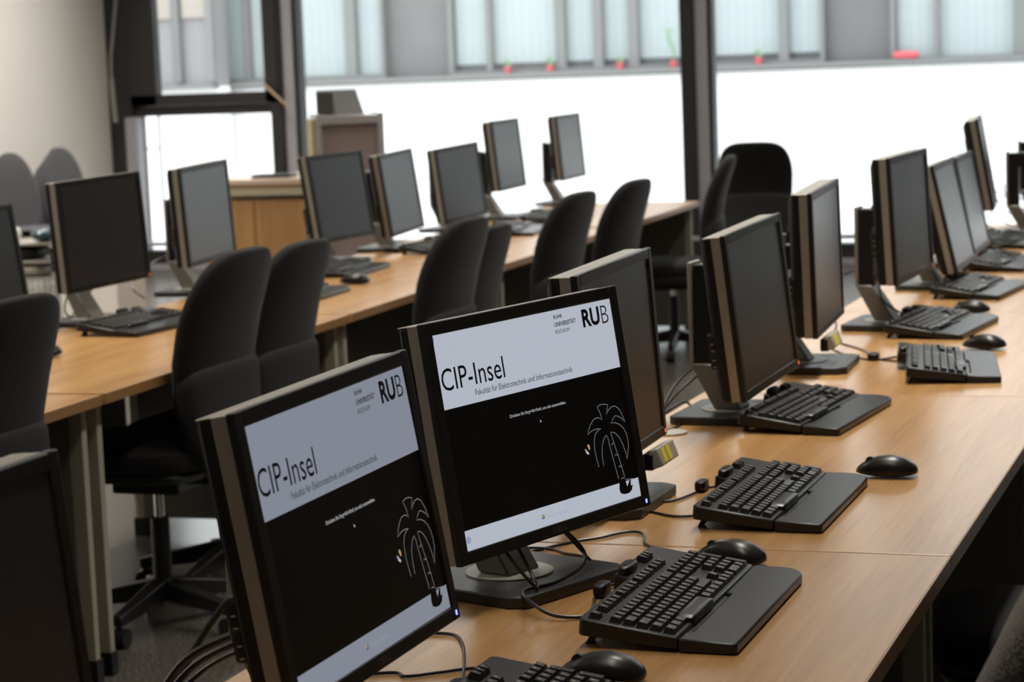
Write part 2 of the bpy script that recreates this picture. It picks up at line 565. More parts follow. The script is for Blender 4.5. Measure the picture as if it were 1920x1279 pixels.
facade_window([(-11.12, -10.64), (-10.56, -9.64), (-9.50, -9.10), (-8.97, -8.61), (-8.47, -7.62), (-7.50, -6.55), (-6.42, -6.01)], 5.36, 7.9, 0.09)
facade_window([(-5.0, -4.51), (-4.44, -3.50), (-3.2, -2.3), (-2.2, -1.3)], 5.33, 7.9, 0.0)
facade_window([(0.4, 0.9), (1.0, 1.9), (2.0, 2.9)], 5.33, 7.9, 0.0)
facade_window([(4.8, 5.4), (5.5, 6.4), (6.5, 7.0)], 5.33, 7.9, 0.05)
# beige annex standing in front of the left end
anx = thing('annex_building', 'beige and mauve projecting block seen through the tilting sash at the left', 'building', (-14.44, 29.4, -4.0))
MB().box((-3.0, 0.19, 2.64), (6.0, 0.38, 5.28), M['fac_white']).build('lower_wall', anx, smooth=False)
MB().box((-3.0, 0.19, 6.7), (6.0, 0.38, 2.83), M['fac_mauve']).build('upper_wall', anx, smooth=False)
MB().box((-3.0, -0.06, 5.28), (6.0, 0.2, 0.07), M['fac_frame']).build('ledge', anx, smooth=False)
m = MB()
m.box((-0.90, -0.03, 7.25), (0.50, 0.06, 2.0), M['fac_brown'])
m.box((-0.30, -0.03, 7.25), (0.36, 0.06, 2.0), M['fac_brown'])
m.build('beige_cladding', anx, smooth=False)
MB().box((-0.57, -0.05, 6.75), (0.12, 0.10, 2.8), M['fac_grey']).build('downpipe', anx, smooth=False)
MB().box((-0.05, -0.05, 6.75), (0.10, 0.10, 2.8), M['fac_frame']).build('corner_trim', anx, smooth=False)

def plant(name, x, z, h, lab, bush=0.05):
    t = thing(name, lab, 'plant', (x, FY - 0.08, z), 0)
    MB().cyl((0, 0, 0), (0, 0, 0.09), 0.035, M['pot_red'], 0.05, 14).build('pot', t)
    m = MB()
    m.tube([(0, 0, 0.08), (-0.02, 0, 0.08 + h * 0.5), (-0.10 * h / 0.4, 0, 0.08 + h)], 0.008, M['leaf'])
    for k in range(6):
        a = k * 1.05
        zz = 0.10 + h * (0.2 + 0.13 * k)
        m.superq((math.cos(a) * bush * 0.5 - 0.1 * (zz - 0.1) , math.sin(a) * 0.02, zz), (bush * 0.55, 0.008, 0.022), M['leaf'], 1.0, nu=8, nv=6)
    m.build('foliage', t)
    return t
SILL = 1.315
plant('potted_plant', -10.30, SILL, 0.08, 'red pot with a low plant, leftmost of the pots on the opposite sill')
plant('potted_plant', -9.69, SILL, 0.10, 'red pot at the right end of the second wide blind opposite')
plant('potted_plant', -8.70, SILL, 0.07, 'red pot beneath the narrow blind opposite, left of the orchid')
plant('potted_plant', -7.96, SILL, 0.46, 'red pot with one long green arching stem on the opposite sill', 0.06)
plant('potted_plant', -6.80, SILL, 0.09, 'red pot with a small plant opposite, right of the dark window post')
tag(MB().superq((-4.86, FY - 0.08, 1.365), (0.17, 0.06, 0.05), M['pot_red'], 0.6).build('red_planter'),
    'low red oblong planter on the sill of the right-hand window opposite', 'planter')

# ------------------------------------------------------------------ desks
def make_desk(L, lab, loc, rz, group):
    t = thing('desk', lab, 'desk', loc, rz, group)
    m = MB()
    m.box((0, 0, DESK - 0.0135), (0.796, L - 0.004, 0.027), M['wood'])
    top = m.build('tabletop', t, bevel=0.0015, smooth=False)
    m = MB()
    m.box((0.3985, 0, DESK - 0.0135), (0.003, L - 0.004, 0.026), M['edge'])
    m.box((-0.3985, 0, DESK - 0.0135), (0.003, L - 0.004, 0.026), M['edge'])
    m.box((0, L / 2 - 0.001, DESK - 0.0135), (0.798, 0.002, 0.0255), M['seam'])
    m.box((0, -L / 2 + 0.001, DESK - 0.0135), (0.798, 0.002, 0.0255), M['seam'])
    m.build('edge_band', t, smooth=False)
    for s in (-1, 1):
        y = s * (L / 2 - 0.032)
        m = MB()
        m.box((0.34, y, 0.375), (0.045, 0.026, 0.635), M['leg_grey'])
        m.box((-0.34, y, 0.375), (0.045, 0.026, 0.635), M['leg_grey'])
        m.box((0, y - s * 0.012, 0.375), (0.66, 0.012, 0.625), M['leg_dark'])
        m.box((0, y, 0.675), (0.66, 0.024, 0.03), M['leg_grey'])
        lg = m.build('leg', t, bevel=0.002)
        MB().box((0.34, y, 0.03), (0.055, 0.036, 0.06), M['black']).box((-0.34, y, 0.03), (0.055, 0.036, 0.06), M['black']).box((0.0, y, 0.072), (0.66, 0.02, 0.02), M['black']).build('foot', lg, bevel=0.002)
    MB().box((-0.30, 0, 0.62), (0.10, L - 0.3, 0.012), M['leg_grey']).box((-0.25, 0, 0.645), (0.008, L - 0.3, 0.06), M['leg_grey']).box((-0.35, 0, 0.645), (0.008, L - 0.3, 0.06), M['leg_grey']).build('cable_tray', t)
    MB().box((-0.375, 0, 0.52), (0.016, L - 0.12, 0.32), M['leg_dark']).build('added_dark_panel', t, smooth=False)  # dark panel added to hide the bright floor seen beneath the desk
    return t

DX = -0.905
desk0 = make_desk(1.612, 'beech desk nearest the camera, under the two lit monitors', (DX, 3.458 - 0.807, 0), 0, 'desks of the right row')
gr = 'desks of the right row'
dup(desk0, (DX, 3.458 - 0.807 - 1.614, 0), 0, 'beech desk at the bottom edge, before the one with the lit monitors', gr)
names = ['second beech desk of the right row, with the lone mouse beside its keyboard', 'third beech desk of the right row, with the turned keyboard near its edge',
         'fourth beech desk of the right row, under the two monitors tilted far back', 'farthest beech desk of the right row, by the bare monitor stands']
for k, n in enumerate(names):
    dup(desk0, (DX, 3.458 + 0.807 + 1.614 * k, 0), 0, n, gr)

# left row, turned slightly
RA = R(1.9)
def left_pos(y, off=0.0):
    """point on the left row: y along the row, off = distance behind its front edge"""
    return (-2.785 - math.tan(RA) * (y - 5.0) - off * math.cos(RA), y - off * math.sin(RA))
gl = 'desks of the left row'
names = ['beech desk of the left row at the left edge of the picture', 'beech desk of the left row whose front leg stands bare between the chairs',
         'beech desk of the left row under the monitor before the bright low pane', 'beech desk of the left row under the two adjoining grey-reflecting screens',
         'beech desk at the window end of the left row']
YS = [4.10, 5.79, 7.48, 9.17, 10.92]
deskL = None
for y, n in zip(YS, names):
    p = left_pos(y, 0.40)
    if deskL is None:
        deskL = make_desk(1.675, n, (p[0], p[1], 0), RA, gl)
    else:
        dup(deskL, (p[0], p[1], 0), RA, n, gl)

# ------------------------------------------------------------------ monitors
OW, OH = 0.445, 0.343
SW, SH = 0.408, 0.306
palm = [(0.7797, 0.2006), (0.7737, 0.2454), (0.7716, 0.2934), (0.7769, 0.3352), (0.7896, 0.3623), (0.8091, 0.377), (0.8253, 0.3805), (0.8026, 0.3851), (0.7748, 0.3831), (0.7441, 0.3712), (0.7549, 0.3922), (0.7738, 0.4179), (0.7937, 0.4348), (0.8137, 0.4387), (0.829, 0.4329), (0.841, 0.4214), (0.8381, 0.4503), (0.8297, 0.4762), (0.8229, 0.4886), (0.8421, 0.4963), (0.8641, 0.4957), (0.89, 0.4863), (0.8803, 0.4667), (0.8725, 0.4424), (0.8875, 0.4607), (0.9065, 0.4716), (0.9264, 0.4728), (0.946, 0.4582), (0.9619, 0.426), (0.9741, 0.3813), (0.957, 0.4029), (0.9376, 0.4184), (0.9219, 0.4243), (0.9055, 0.4128), (0.8904, 0.3945), (0.9149, 0.3909), (0.94, 0.3761), (0.9581, 0.3542), (0.9695, 0.3272), (0.9744, 0.2907), (0.9717, 0.2561), (0.951, 0.1988), (0.9493, 0.2309), (0.941, 0.2726), (0.9265, 0.3114), (0.9094, 0.3375), (0.8946, 0.3476), (0.8801, 0.3503), (0.8837, 0.3219), (0.89, 0.2932), (0.8955, 0.2577), (0.9027, 0.2305), (0.9064, 0.2024), (0.9117, 0.1739), (0.9147, 0.1477), (0.9204, 0.1154)]
palm2 = [(0.8080, 0.2006), (0.8090, 0.25), (0.816, 0.2908), (0.8264, 0.3142), (0.8386, 0.3329), (0.8519, 0.3436), (0.8589, 0.3236), (0.8608, 0.2926), (0.866, 0.25), (0.872, 0.20), (0.878, 0.155), (0.882, 0.1154)]
notches = [[(0.8734, 0.286), (0.8765, 0.2931), (0.89, 0.2932)], [(0.8841, 0.23), (0.8885, 0.2377), (0.9024, 0.2289)], [(0.8941, 0.1706), (0.8994, 0.1771), (0.9122, 0.168)], [(0.8979, 0.1083), (0.9023, 0.1159), (0.9191, 0.1092)]]
anchor = [(0.8953, 0.109), (0.9212, 0.0977), (0.9258, 0.0657), (0.9463, 0.0953), (0.9490, 0.113), (0.9524, 0.0931), (0.9480, 0.0651), (0.9604, 0.0672), (0.9492, 0.0416), (0.93, 0.0316), (0.9018, 0.0328), (0.8813, 0.0429), (0.8768, 0.0616), (0.8840, 0.100)]
M['lit_white_2'] = emission('lit_screen_pale_blue', (0.86, 0.93, 1.06), 0.50)
M['lit_white_1'] = emission('lit_screen_pale_blue_dim', (0.80, 0.88, 1.06), 0.27)
M['lit_black'] = principled('lit_screen_black', (0.004, 0.004, 0.004), 0.35, 0, 0.3)
M['ink'] = principled('screen_dark_letters', (0.006, 0.006, 0.010), 0.4)
M['ink_soft'] = principled('screen_grey_letters', (0.02, 0.02, 0.025), 0.4)
M['lit_line'] = emission('screen_grey_outline', (0.8, 0.8, 0.8), 0.26)
M['lit_text'] = emission('screen_white_letters', (0.9, 0.9, 0.95), 0.55)
M['lit_blue'] = emission('screen_blue_mark', (0.16, 0.25, 0.75), 0.5)
M['lit_faint'] = emission('screen_faint_letters', (0.62, 0.68, 0.86), 0.46)
M['lit_orange'] = emission('screen_orange_mark', (0.9, 0.55, 0.25), 0.5)
M['lit_green'] = emission('screen_green_mark', (0.35, 0.5, 0.2), 0.4)

def screen_mesh(parent, mt, lit, white=None):
    sb = MB()
    pl = lambda d: (lambda u, v: Vector((d, (u - 0.5) * SW, (v - 0.5) * SH)))
    def quad(u0, v0, u1, v1, d, mm):
        p = pl(d)
        sb.face([p(u0, v0), p(u1, v0), p(u1, v1), p(u0, v1)], mm)
    if not lit:
        sb.box((-0.0045, 0, 0), (0.003, SW, SH), M['screen_off'])
        return sb.build('screen', parent, mat4=mt, smooth=False)
    sb.box((-0.0045, 0, 0), (0.003, SW, SH), M['lit_black'])
    quad(0, 0.655, 1, 1, -0.0028, white)
    quad(0, 0, 1, 0.0935, -0.0028, white)
    d = -0.0024
    P = pl(d)
    sb.text('CIP-Insel', M['ink'], 0.012, 0.345, 0.737, 0.841, P, bold=0.0)
    sb.text('Fakultät für Elektrotechnik und Informationstechnik', M['ink_soft'], 0.174, 0.718, 0.688, 0.716, P)
    sb.text('RUHR', M['ink'], 0.6575, 0.708, 0.957, 0.976, P, bold=0.02)
    sb.text('UNIVERSITÄT', M['ink'], 0.657, 0.781, 0.919, 0.946, P, bold=0.02)
    sb.text('BOCHUM', M['ink_soft'], 0.6565, 0.739, 0.885, 0.904, P, bold=0.0)
    sb.text('RU', M['ink'], 0.8205, 0.924, 0.885, 0.975, P, bold=0.035)
    sb.text('B', M['ink'], 0.935, 0.976, 0.886, 0.974, P, bold=-0.014)
    sb.text('Drücken Sie Strg+Alt+Entf, um sich anzumelden.', M['lit_text'], 0.334, 0.650, 0.5405, 0.560, P)
    # mouse pointer
    sb.face([P(0.4925, 0.502), P(0.4925, 0.487), P(0.4965, 0.490), P(0.4995, 0.491)], M['lit_text'])
    asp = SW / SH
    sb.stroke(palm, 0.0030, M['lit_line'], P, asp)
    sb.stroke(palm2, 0.0030, M['lit_line'], P, asp)
    for nn in notches:
        sb.stroke(nn, 0.0030, M['lit_line'], P, asp)
    P2 = pl(-0.0023)
    sb.face([P2(*q) for q in anchor], M['lit_black'])
    sb.stroke([(0.922, 0.1018), (0.97, 0.0954)], 0.003, M['lit_line'], pl(-0.0022), asp)
    # small butterfly beside the palm
    sb.face([P(0.732, 0.3165), P(0.7370, 0.3240), P(0.7440, 0.3200), P(0.7465, 0.3000), P(0.7400, 0.2930)], M['lit_orange'])
    sb.face([P(0.7144, 0.3056), P(0.7222, 0.3010), P(0.7361, 0.2790), P(0.7300, 0.2730), P(0.7200, 0.2850)], M['lit_text'])
    sb.face([P2(0.7165, 0.3020), P2(0.7222, 0.2960), P2(0.7240, 0.2900), P2(0.7190, 0.2900)], M['lit_blue'])
    # foot line: four-pane window flag and faint words, blue round mark in the corner
    for (u, v, mm) in ((0.4150, 0.0480, M['lit_orange']), (0.4235, 0.0485, M['lit_green']), (0.4150, 0.0370, M['lit_blue']), (0.4235, 0.0375, M['sticker_yellow'])):
        sb.face([P(u, v), P(u + 0.0075, v), P(u + 0.0075, v + 0.0095), P(u, v + 0.0095)], mm)
    sb.text('Windows 7 Enterprise', M['lit_faint'], 0.445, 0.572, 0.034, 0.050, P, bold=-0.01)
    ring = [(0.0165 + 0.0105 * math.cos(a) , 0.050 + 0.0140 * math.sin(a)) for a in [k * math.pi / 8 for k in range(17)]]
    sb.stroke(ring, 0.003, M['lit_blue'], P, asp)
    sb.stroke([(x * 0.45 + 0.0165 * 0.55, y * 0.45 + 0.05 * 0.55) for x, y in ring], 0.004, M['lit_blue'], P, asp)
    sb.face([P(0.0, 0.965), P(0.006, 0.965), P(0.006, 0.995), P(0.0, 0.995)], M['lit_blue'])
    return sb.build('screen', parent, mat4=mt, smooth=False, recalc=False)

mon_mesh = {}
def part(name, parent, mt, maker, **kw):
    """share one mesh between all monitors"""
    if name in mon_mesh:
        o = bpy.data.objects.new(name, mon_mesh[name][0])
        C.objects.link(o)
        o.parent = parent
        if mt is not None:
            o.matrix_basis = mt
        if mon_mesh[name][1]:
            bv = o.modifiers.new('edge_rounding', 'BEVEL')
            bv.width = mon_mesh[name][1]
            bv.segments = 2
            bv.limit_method = 'ANGLE'
            bv.angle_limit = R(40)
        return o
    o = maker().build(name, parent, mat4=mt, **kw)
    mon_mesh[name] = (o.data, kw.get('bevel', 0))
    return o

def k_bezel():
    m = MB()
    b = (OW - SW) / 2
    bt = (OH - SH) / 2
    for s in (-1, 1):
        m.box((-0.006, s * (OW / 2 - b / 2), 0), (0.012, b, OH), M['bezel'])
        m.box((-0.006, 0, s * (OH / 2 - bt / 2)), (0.012, OW - 2 * b + 0.0005, bt), M['bezel'])
    return m
def k_casing():
    m = MB()
    m.box((-0.0215, 0, 0), (0.019, OW - 0.003, OH - 0.003), M['silver'])
    m.box((-0.040, 0, OH / 2 - 0.0020), (0.020, OW - 0.004, 0.0022), M['silver'])  # silver strip stands in for the grazing sheen on the black cover's top
    return m
def k_cover():
    m = MB()
    a, b = OW / 2 - 0.0025, OH / 2 - 0.0025
    c, d = OW / 2 - 0.022, OH / 2 - 0.020
    m.box((-0.040, 0, 0), (0.018, 2 * a, 2 * b), M['black'])
    m.hexa([(-0.049, -a, -b), (-0.049, a, -b), (-0.049, a, b), (-0.049, -a, b)], [(-0.060, -c, -d), (-0.060, c, -d), (-0.060, c, d), (-0.060, -c, d)], M['black'])
    m.box((-0.058, 0, 0.0), (0.02, 0.20, 0.20), M['black'])
    m.box((-0.060, -0.13, -0.065), (0.022, 0.15, 0.075), M['black'])
    return m
def k_ports():
    m = MB()
    m.box((-0.060, -0.206, -0.065), (0.018, 0.003, 0.068), M['black_matt'])
    for z in (-0.090, -0.076, -0.056, -0.042):
        m.box((-0.060, -0.208, z), (0.008, 0.002, 0.010), M['bezel'])
        m.box((-0.060, -0.2092, z - 0.006), (0.006, 0.001, 0.0018), M['disc'])
    return m
def k_base():
    m = MB()
    poly = [(-0.18, -0.115), (-0.165, -0.13), (0.030, -0.13), (0.055, -0.112), (0.055, 0.112), (0.030, 0.13), (-0.165, 0.13), (-0.18, 0.115)]
    m.prism(poly, 0.0, 0.018, M['dark_metal'])
    return m
def k_disc():
    return MB().cyl((-0.075, 0, 0.0178), (-0.075, 0, 0.0200), 0.066, M['disc'], n=48)
def k_neck():
    m = MB()
    w_ = 0.034
    m.hexa([(-0.105, -w_ * 1.1, 0.020), (-0.045, -w_ * 1.1, 0.020), (-0.045, w_ * 1.1, 0.020), (-0.105, w_ * 1.1, 0.020)],
           [(-0.158, -w_, 0.118), (-0.111, -w_, 0.118), (-0.111, w_, 0.118), (-0.158, w_, 0.118)], M['stand_grey'])
    return m
def k_column():
    h = 0.335
    m = MB()
    w_ = 0.034
    m.box((-0.153, 0, (0.118 + h) / 2), (0.010, 2 * w_, h - 0.118), M['silver'])
    m.box((-0.127, 0, (0.118 + h - 0.006) / 2), (0.040, 2 * w_ - 0.006, h - 0.006 - 0.118), M['black'])
    return m
def k_mount():
    m = MB()
    m.box((-0.088, 0, 0), (0.044, 0.060, 0.060), M['black'])
    m.box((-0.070, 0, 0), (0.010, 0.11, 0.11), M['black'])
    return m
def k_logo():
    m = MB()
    m.text('DELL', M['logo_dark'], -0.017, 0.017, -0.1665, -0.1575, lambda x, y: Vector((0.0003, x, y)), bold=0.02)
    return m

def monitor(label, x, y, z, yaw, tilt, twist, lit=0, led='off', group=None):
    """x, y, z: centre of the screen (z above the desk top)"""
    t = thing('monitor', label, 'monitor', (x, y, DESK), yaw, group)
    head = Matrix.Translation((0, 0, z)) @ Matrix.Rotation(-tilt, 4, 'Y') @ Matrix.Rotation(twist, 4, 'X')
    part('bezel', t, head, k_bezel, bevel=0.002)
    part('casing', t, head, k_casing, bevel=0.003)
    rc = part('rear_cover', t, head, k_cover, bevel=0.004)
    part('port_panel', t, head, k_ports, bevel=0.0)
    screen_mesh(t, head, lit, {1: M['lit_white_1'], 2: M['lit_white_2']}.get(lit)) if lit else part('screen', t, head, lambda: MB().box((-0.0045, 0, 0), (0.003, SW, SH), M['screen_off']))
    part('logo_badge', t, head, k_logo, recalc=False, smooth=False)
    if led != 'off':
        MB().box((-0.0000, OW / 2 - 0.011, -OH / 2 + 0.009), (0.0016, 0.003, 0.006), M[led]).build('power_light', t, mat4=head, smooth=False)
    part('base_plate', t, None, k_base, bevel=0.003)
    part('base_disc', t, None, k_disc)
    part('neck', t, None, k_neck, bevel=0.004)
    part('column', t, None, k_column, bevel=0.003)
    part('mount', t, Matrix.Translation((0, 0, z)), k_mount, bevel=0.003)
    return t

d = R
gm, gn = 'monitors of the right row', 'monitors of the left row'
MON = [
    ('dark monitor cut off by the lower left corner, screen off', -1.111, 1.700, 0.250, 1.9, 5.7, 0.0, 0, 'off'),
    ('monitor with lit login screen, nearer and dimmer of the two lit', -1.031, 2.399, 0.252, -3.1, 9.2, 1.4, 1, 'led_blue'),
    ('monitor with lit login screen and whole stand base in view', -1.049, 3.144, 0.253, -21.1, 8.1, 1.4, 2, 'led_blue'),
    ('dark monitor with yellow-labelled bar under its lower corner, behind the bright login screen', -1.105, 3.769, 0.256, -0.4, 3.1, 1.0, 0, 'led_orange'),
    ('dark monitor with its full stand and round base showing on the left', -1.079, 4.742, 0.243, -2.6, 5.6, 1.9, 0, 'led_orange'),
    ('narrow-looking dark monitor standing upright, before the large seat-back silhouette', -1.089, 5.504, 0.274, 2.6, 1.0, 1.3, 0, 'off'),
    ('raised dark monitor on a tall stand with cables behind, in the right row', -1.017, 6.334, 0.310, -4.1, 2.5, 0.8, 0, 'led_orange'),
    ('pale-reflecting monitor leaning far back, nearer of the leaning pair', -1.050, 7.392, 0.236, -0.2, 12.1, 0.7, 0, 'led_orange'),
    ('bluish-reflecting monitor leaning far back, farther of the leaning pair', -1.092, 8.134, 0.221, 0.5, 10.5, 0.6, 0, 'led_orange'),
    ('raised monitor seen almost edge-on behind the leaning pair', -1.129, 8.817, 0.327, 5.6, 9.5, 0.6, 0, 'off'),
    ('raised monitor at the right edge, nearer of two shown mostly by their stands', -0.975, 9.42, 0.30, 3.0, 6.0, 0.0, 0, 'off'),
    ('raised monitor at the right edge, farther of two shown mostly by their stands', -1.04, 10.40, 0.32, 3.0, 6.0, 0.0, 0, 'off'),
]
for k in MON:
    monitor(k[0], k[1], k[2], k[3], d(k[4]), d(k[5]), d(k[6]), k[7], k[8], gm)
MONL = [
    ('dark monitor cut off by the left edge, in front of the stacked grey chairs', -3.46, 5.51, 0.252, 0, 7.5, 0.6, 'off'),
    ('large dark monitor of the left row with keyboard below, before the upright oval chair', -3.545, 6.374, 0.292, -6.1, 3.1, 1.2, 'led_orange'),
    ('dark monitor of the left row in front of the bright low window pane', -3.633, 7.276, 0.285, 4.6, 2.8, 1.4, 'off'),
    ('grey-reflecting monitor in front of the framed cabinet by the wooden counter', -3.584, 8.349, 0.269, -5.5, 7.8, 0.4, 'off'),
    ('grey-reflecting monitor right beside the one before the framed cabinet', -3.575, 8.970, 0.244, 3.6, 7.3, 1.3, 'off'),
    ('dark grey monitor of the left row just above a chair back', -3.668, 9.951, 0.225, -5.9, 5.9, 1.9, 'off'),
    ('raised monitor against the white wall outside, nearer of the last two', -3.688, 10.693, 0.317, 1.9, 5.4, 0.3, 'off'),
    ('farthest raised monitor of the left row, its stand clear against white', -3.675, 11.67, 0.309, 1.5, 4.5, 0.3, 'off'),
]
for k in MONL:
    monitor(k[0], k[1], k[2], k[3], d(k[4]), d(k[5]), d(k[6]), 0, k[7], gn)

# grey bar with yellow labels clipped below two of the monitors
def label_bar(label, x, y, z, rz):
    t = thing('monitor_clip_bar', label, 'clip bar', (x, y, z), rz, 'clip bars below the monitors')
    MB().box((0, 0, 0), (0.022, 0.110, 0.034), M['sticker_base'], Matrix.Rotation(R(-20), 4, 'Y')).box((-0.012, 0, -0.006), (0.02, 0.113, 0.03), M['black']).build('bar', t, bevel=0.003)
    q = Matrix.Rotation(R(-20), 4, 'Y')
    MB().box(q @ Vector((0.0114, -0.026, 0.0)), (0.0008, 0.020, 0.026), M['sticker_yellow'], q).box(q @ Vector((0.0114, 0.004, 0.0)), (0.0008, 0.020, 0.026), M['sticker_yellow'], q).build('yellow_label', t, smooth=False)
    return t

# ------------------------------------------------------------------ keyboards
KW = 0.440
def make_keyboard(label, loc, rz):
    """local x: from the user's side (0) to the back (-0.23); local y: left to right, 0 at the left end"""
    t = thing('keyboard', label, 'keyboard', loc, rz, 'keyboards with palm rests')
    X = lambda v: -v
    tilt = R(5.5)
    T = Matrix.Translation((X(0.080), 0, 0.0045)) @ Matrix.Rotation(tilt, 4, 'Y')
    # local frame of the tilted body: v measured from the palm-rest joint
    m = MB()
    prof = [(0.0, 0.0), (KW, 0.0), (KW, 0.153), (KW - 0.006, 0.159), (0.245, 0.159), (0.236, 0.137), (0.006, 0.137), (0.0, 0.131)]
    m.prism([(-v, u) for u, v in prof], lambda x, y: 0.0, lambda x, y: 0.016 - x * 0.055, M['kb_body'])
    m.box((0.007, 0.149, 0.006), (0.018, 0.226, 0.010), M['kb_body'])
    body = m.build('body', t, bevel=0.003, mat4=T)
    top = lambda v: 0.016 + v * 0.055
    # palm rest
    m = MB()
    pr = [(0.0, 0.004), (0.004, 0.0)] + [(KW - 0.030 + 0.030 * math.sin(a), 0.030 - 0.030 * math.cos(a)) for a in [k * math.pi / 12 for k in range(7)]] + [(KW, 0.078), (0.262, 0.078), (0.258, 0.069), (0.040, 0.069), (0.036, 0.078), (0.0, 0.078)]
    m.prism([(-v, u) for u, v in pr], 0.001, lambda x, y: 0.0195 - 0.0045 * max(0.0, 1 + x / 0.05) ** 2, M['palm'])
    m.build('palm_rest', t, bevel=0.003)
    # keys
    p = 0.0186
    m = MB()
    ksb = MB()
    def key(u, v, wu=1.0, hv=1.0, mb=None, hgt=0.0085, mark=True):
        mb = mb or m
        a, b = u + 0.0006, u + wu * p - 0.0006
        c, e = v + 0.0006, v + hv * p - 0.0006
        z = top((c + e) / 2) - 0.002
        ins, insb = 0.0030, 0.0020
        mb.hexa([(-c, a, z), (-c, b, z), (-e, b, z), (-e, a, z)],
                [(-c - insb, a + ins, z + hgt), (-c - insb, b - ins, z + hgt), (-e + insb * 2, b - ins, z + hgt + 0.0015), (-e + insb * 2, a + ins, z + hgt + 0.0015)], M['key'])
        if mark:
            cx = (a + ins) + 0.003
            cv = e - 0.007
            zz = z + hgt + 0.0010
            mb.face([(-cv + 0.0035, cx, zz), (-cv + 0.0035, cx + 0.0032, zz), (-cv, cx + 0.0032, zz + 0.0005), (-cv, cx, zz + 0.0005)], M['key_mark'])
    u0 = 0.010
    v0 = 0.006
    rows = [
        (0, [('k', 1.25), ('k', 1.25), ('k', 1.25), ('s', 6.25), ('k', 1.25), ('k', 1.25), ('k', 1.25), ('k', 1.25)]),
        (1, [('k', 1.25), ('k', 1)] + [('k', 1)] * 10 + [('k', 2.75)]),
        (2, [('k', 1.75)] + [('k', 1)] * 12 + [('k', 1.25)]),
        (3, [('k', 1.5)] + [('k', 1)] * 12 + [('k', 1.5)]),
        (4, [('k', 1)] * 13 + [('k', 2)]),
    ]
    for r, ks in rows:
        u = u0
        for kind, wd in ks:
            if kind == 's':
                continue_w = wd
            else:
                key(u, v0 + r * p, wd)
            u += wd * p
    # function row
    vf = v0 + 5.55 * p
    key(u0, vf)
    for st in (2, 6.5, 11):
        for k in range(4):
            key(u0 + (st + k) * p, vf)
    un = u0 + 15.3 * p
    for k in range(3):
        key(un + k * p, vf)
        key(un + k * p, v0 + 4 * p)
        key(un + k * p, v0 + 3 * p)
        key(un + k * p, v0)
    key(un + p, v0 + p)
    up = un + 3.3 * p
    for r in range(5):
        for k in range(4):
            if k == 3 and r in (1, 3):
                continue
            if r == 0 and k == 1:
                continue
            key(up + k * p, v0 + r * p, 2 if (r == 0 and k == 0) else 1, 2 if (k == 3 and r in (0, 2)) else 1)
    # media keys behind the navigation block
    for k in range(3):
        key(0.330 + k * 0.0135, 0.134, 0.72, 1.05, hgt=0.010)
    m.build('keycaps', t, mat4=T, smooth=False)
    # big bowed space bar with its neighbours
    z = top(0.01)
    ksb.superq((-(v0 + 0.0060), u0 + 6.9 * p, z + 0.001), (0.0135, 3.1 * p, 0.0085), M['key'], 0.25, 0.5, nu=32, nv=12)
    ksb.build('space_bar', t, mat4=T)
    # rocker on the back ridge, maker's mark, feet
    MB().superq((-0.147, 0.274, top(0.147) + 0.003), (0.0100, 0.029, 0.0095), M['kb_body'], 0.6, 0.45).box((-0.147, 0.274, top(0.147) + 0.0118), (0.0045, 0.036, 0.0024), M['black']).build('volume_rocker', t, mat4=T)
    MB().text('DELL', M['logo_grey'], 0.292, 0.316, 0.122, 0.130, lambda x, y: Vector((-y, x, top(y) + 0.0006)), bold=0.02).build('logo_badge', t, mat4=T, recalc=False, smooth=False)
    for u in (0.035, KW - 0.035):
        MB().hexa([(-0.212, u - 0.011, 0.0), (-0.206, u - 0.011, 0.0), (-0.206, u + 0.011, 0.0), (-0.212, u + 0.011, 0.0)],
                  [(-0.203, u - 0.009, 0.019), (-0.190, u - 0.009, 0.018), (-0.190, u + 0.009, 0.018), (-0.203, u + 0.009, 0.019)], M['black']).build('rear_foot', t)
    return t

# (x of the front edge, y of its left end, turn)
kb0 = make_keyboard('large black keyboard with palm rest, in front of the lit monitor with whole base', (-0.690, 2.825, DESK), R(0))
gk = 'keyboards with palm rests'
dup(kb0, (-0.715, 2.175, DESK), R(0), 'black keyboard cut off by the bottom edge beside a mouse', gk)
dup(kb0, (-0.730, 3.585, DESK), R(0), 'black keyboard with a ferrite bead on its cord, left of the lone mouse', gk)
dup(kb0, (-0.880, 4.515, DESK), R(-5), 'black keyboard before the monitor with the full stand showing', gk)
dup(kb0, (-0.650, 5.270, DESK), R(9), 'black keyboard turned to bare desk near the edge, a mouse at its right end', gk)
dup(kb0, (-0.845, 6.040, DESK), R(-6), 'black keyboard just behind the one by the desk edge, right row', gk)
dup(kb0, (-0.865, 6.985, DESK), R(-6), 'black keyboard before the pale leaning monitor, cut by the right edge', gk)
dup(kb0, (-0.890, 7.840, DESK), R(-4), 'black keyboard before the farther leaning monitor at the right edge', gk)
dup(kb0, (-0.960, 8.720, DESK), R(-5), 'farthest black keyboard of the right row at the right edge', gk)
dup(kb0, (-3.270, 6.030, DESK), R(-4), 'black keyboard before the large dark monitor of the left row', gk)
dup(kb0, (-3.105, 6.900, DESK), R(3), 'black keyboard half hidden behind the second chair of the left row', gk)
dup(kb0, (-3.300, 7.780, DESK), R(4), 'black keyboard with grey palm rest before the pair of pale screens', gk)
dup(kb0, (-3.290, 8.680, DESK), R(-8), 'black keyboard behind the one before the pair of pale screens', gk)
dup(kb0, (-3.215, 9.600, DESK), R(8), 'keyboard glinting in window light, nearer of the two past the third chair', gk)
dup(kb0, (-3.300, 10.300, DESK), R(2), 'keyboard glinting in window light, farther of the two past the third chair', gk)

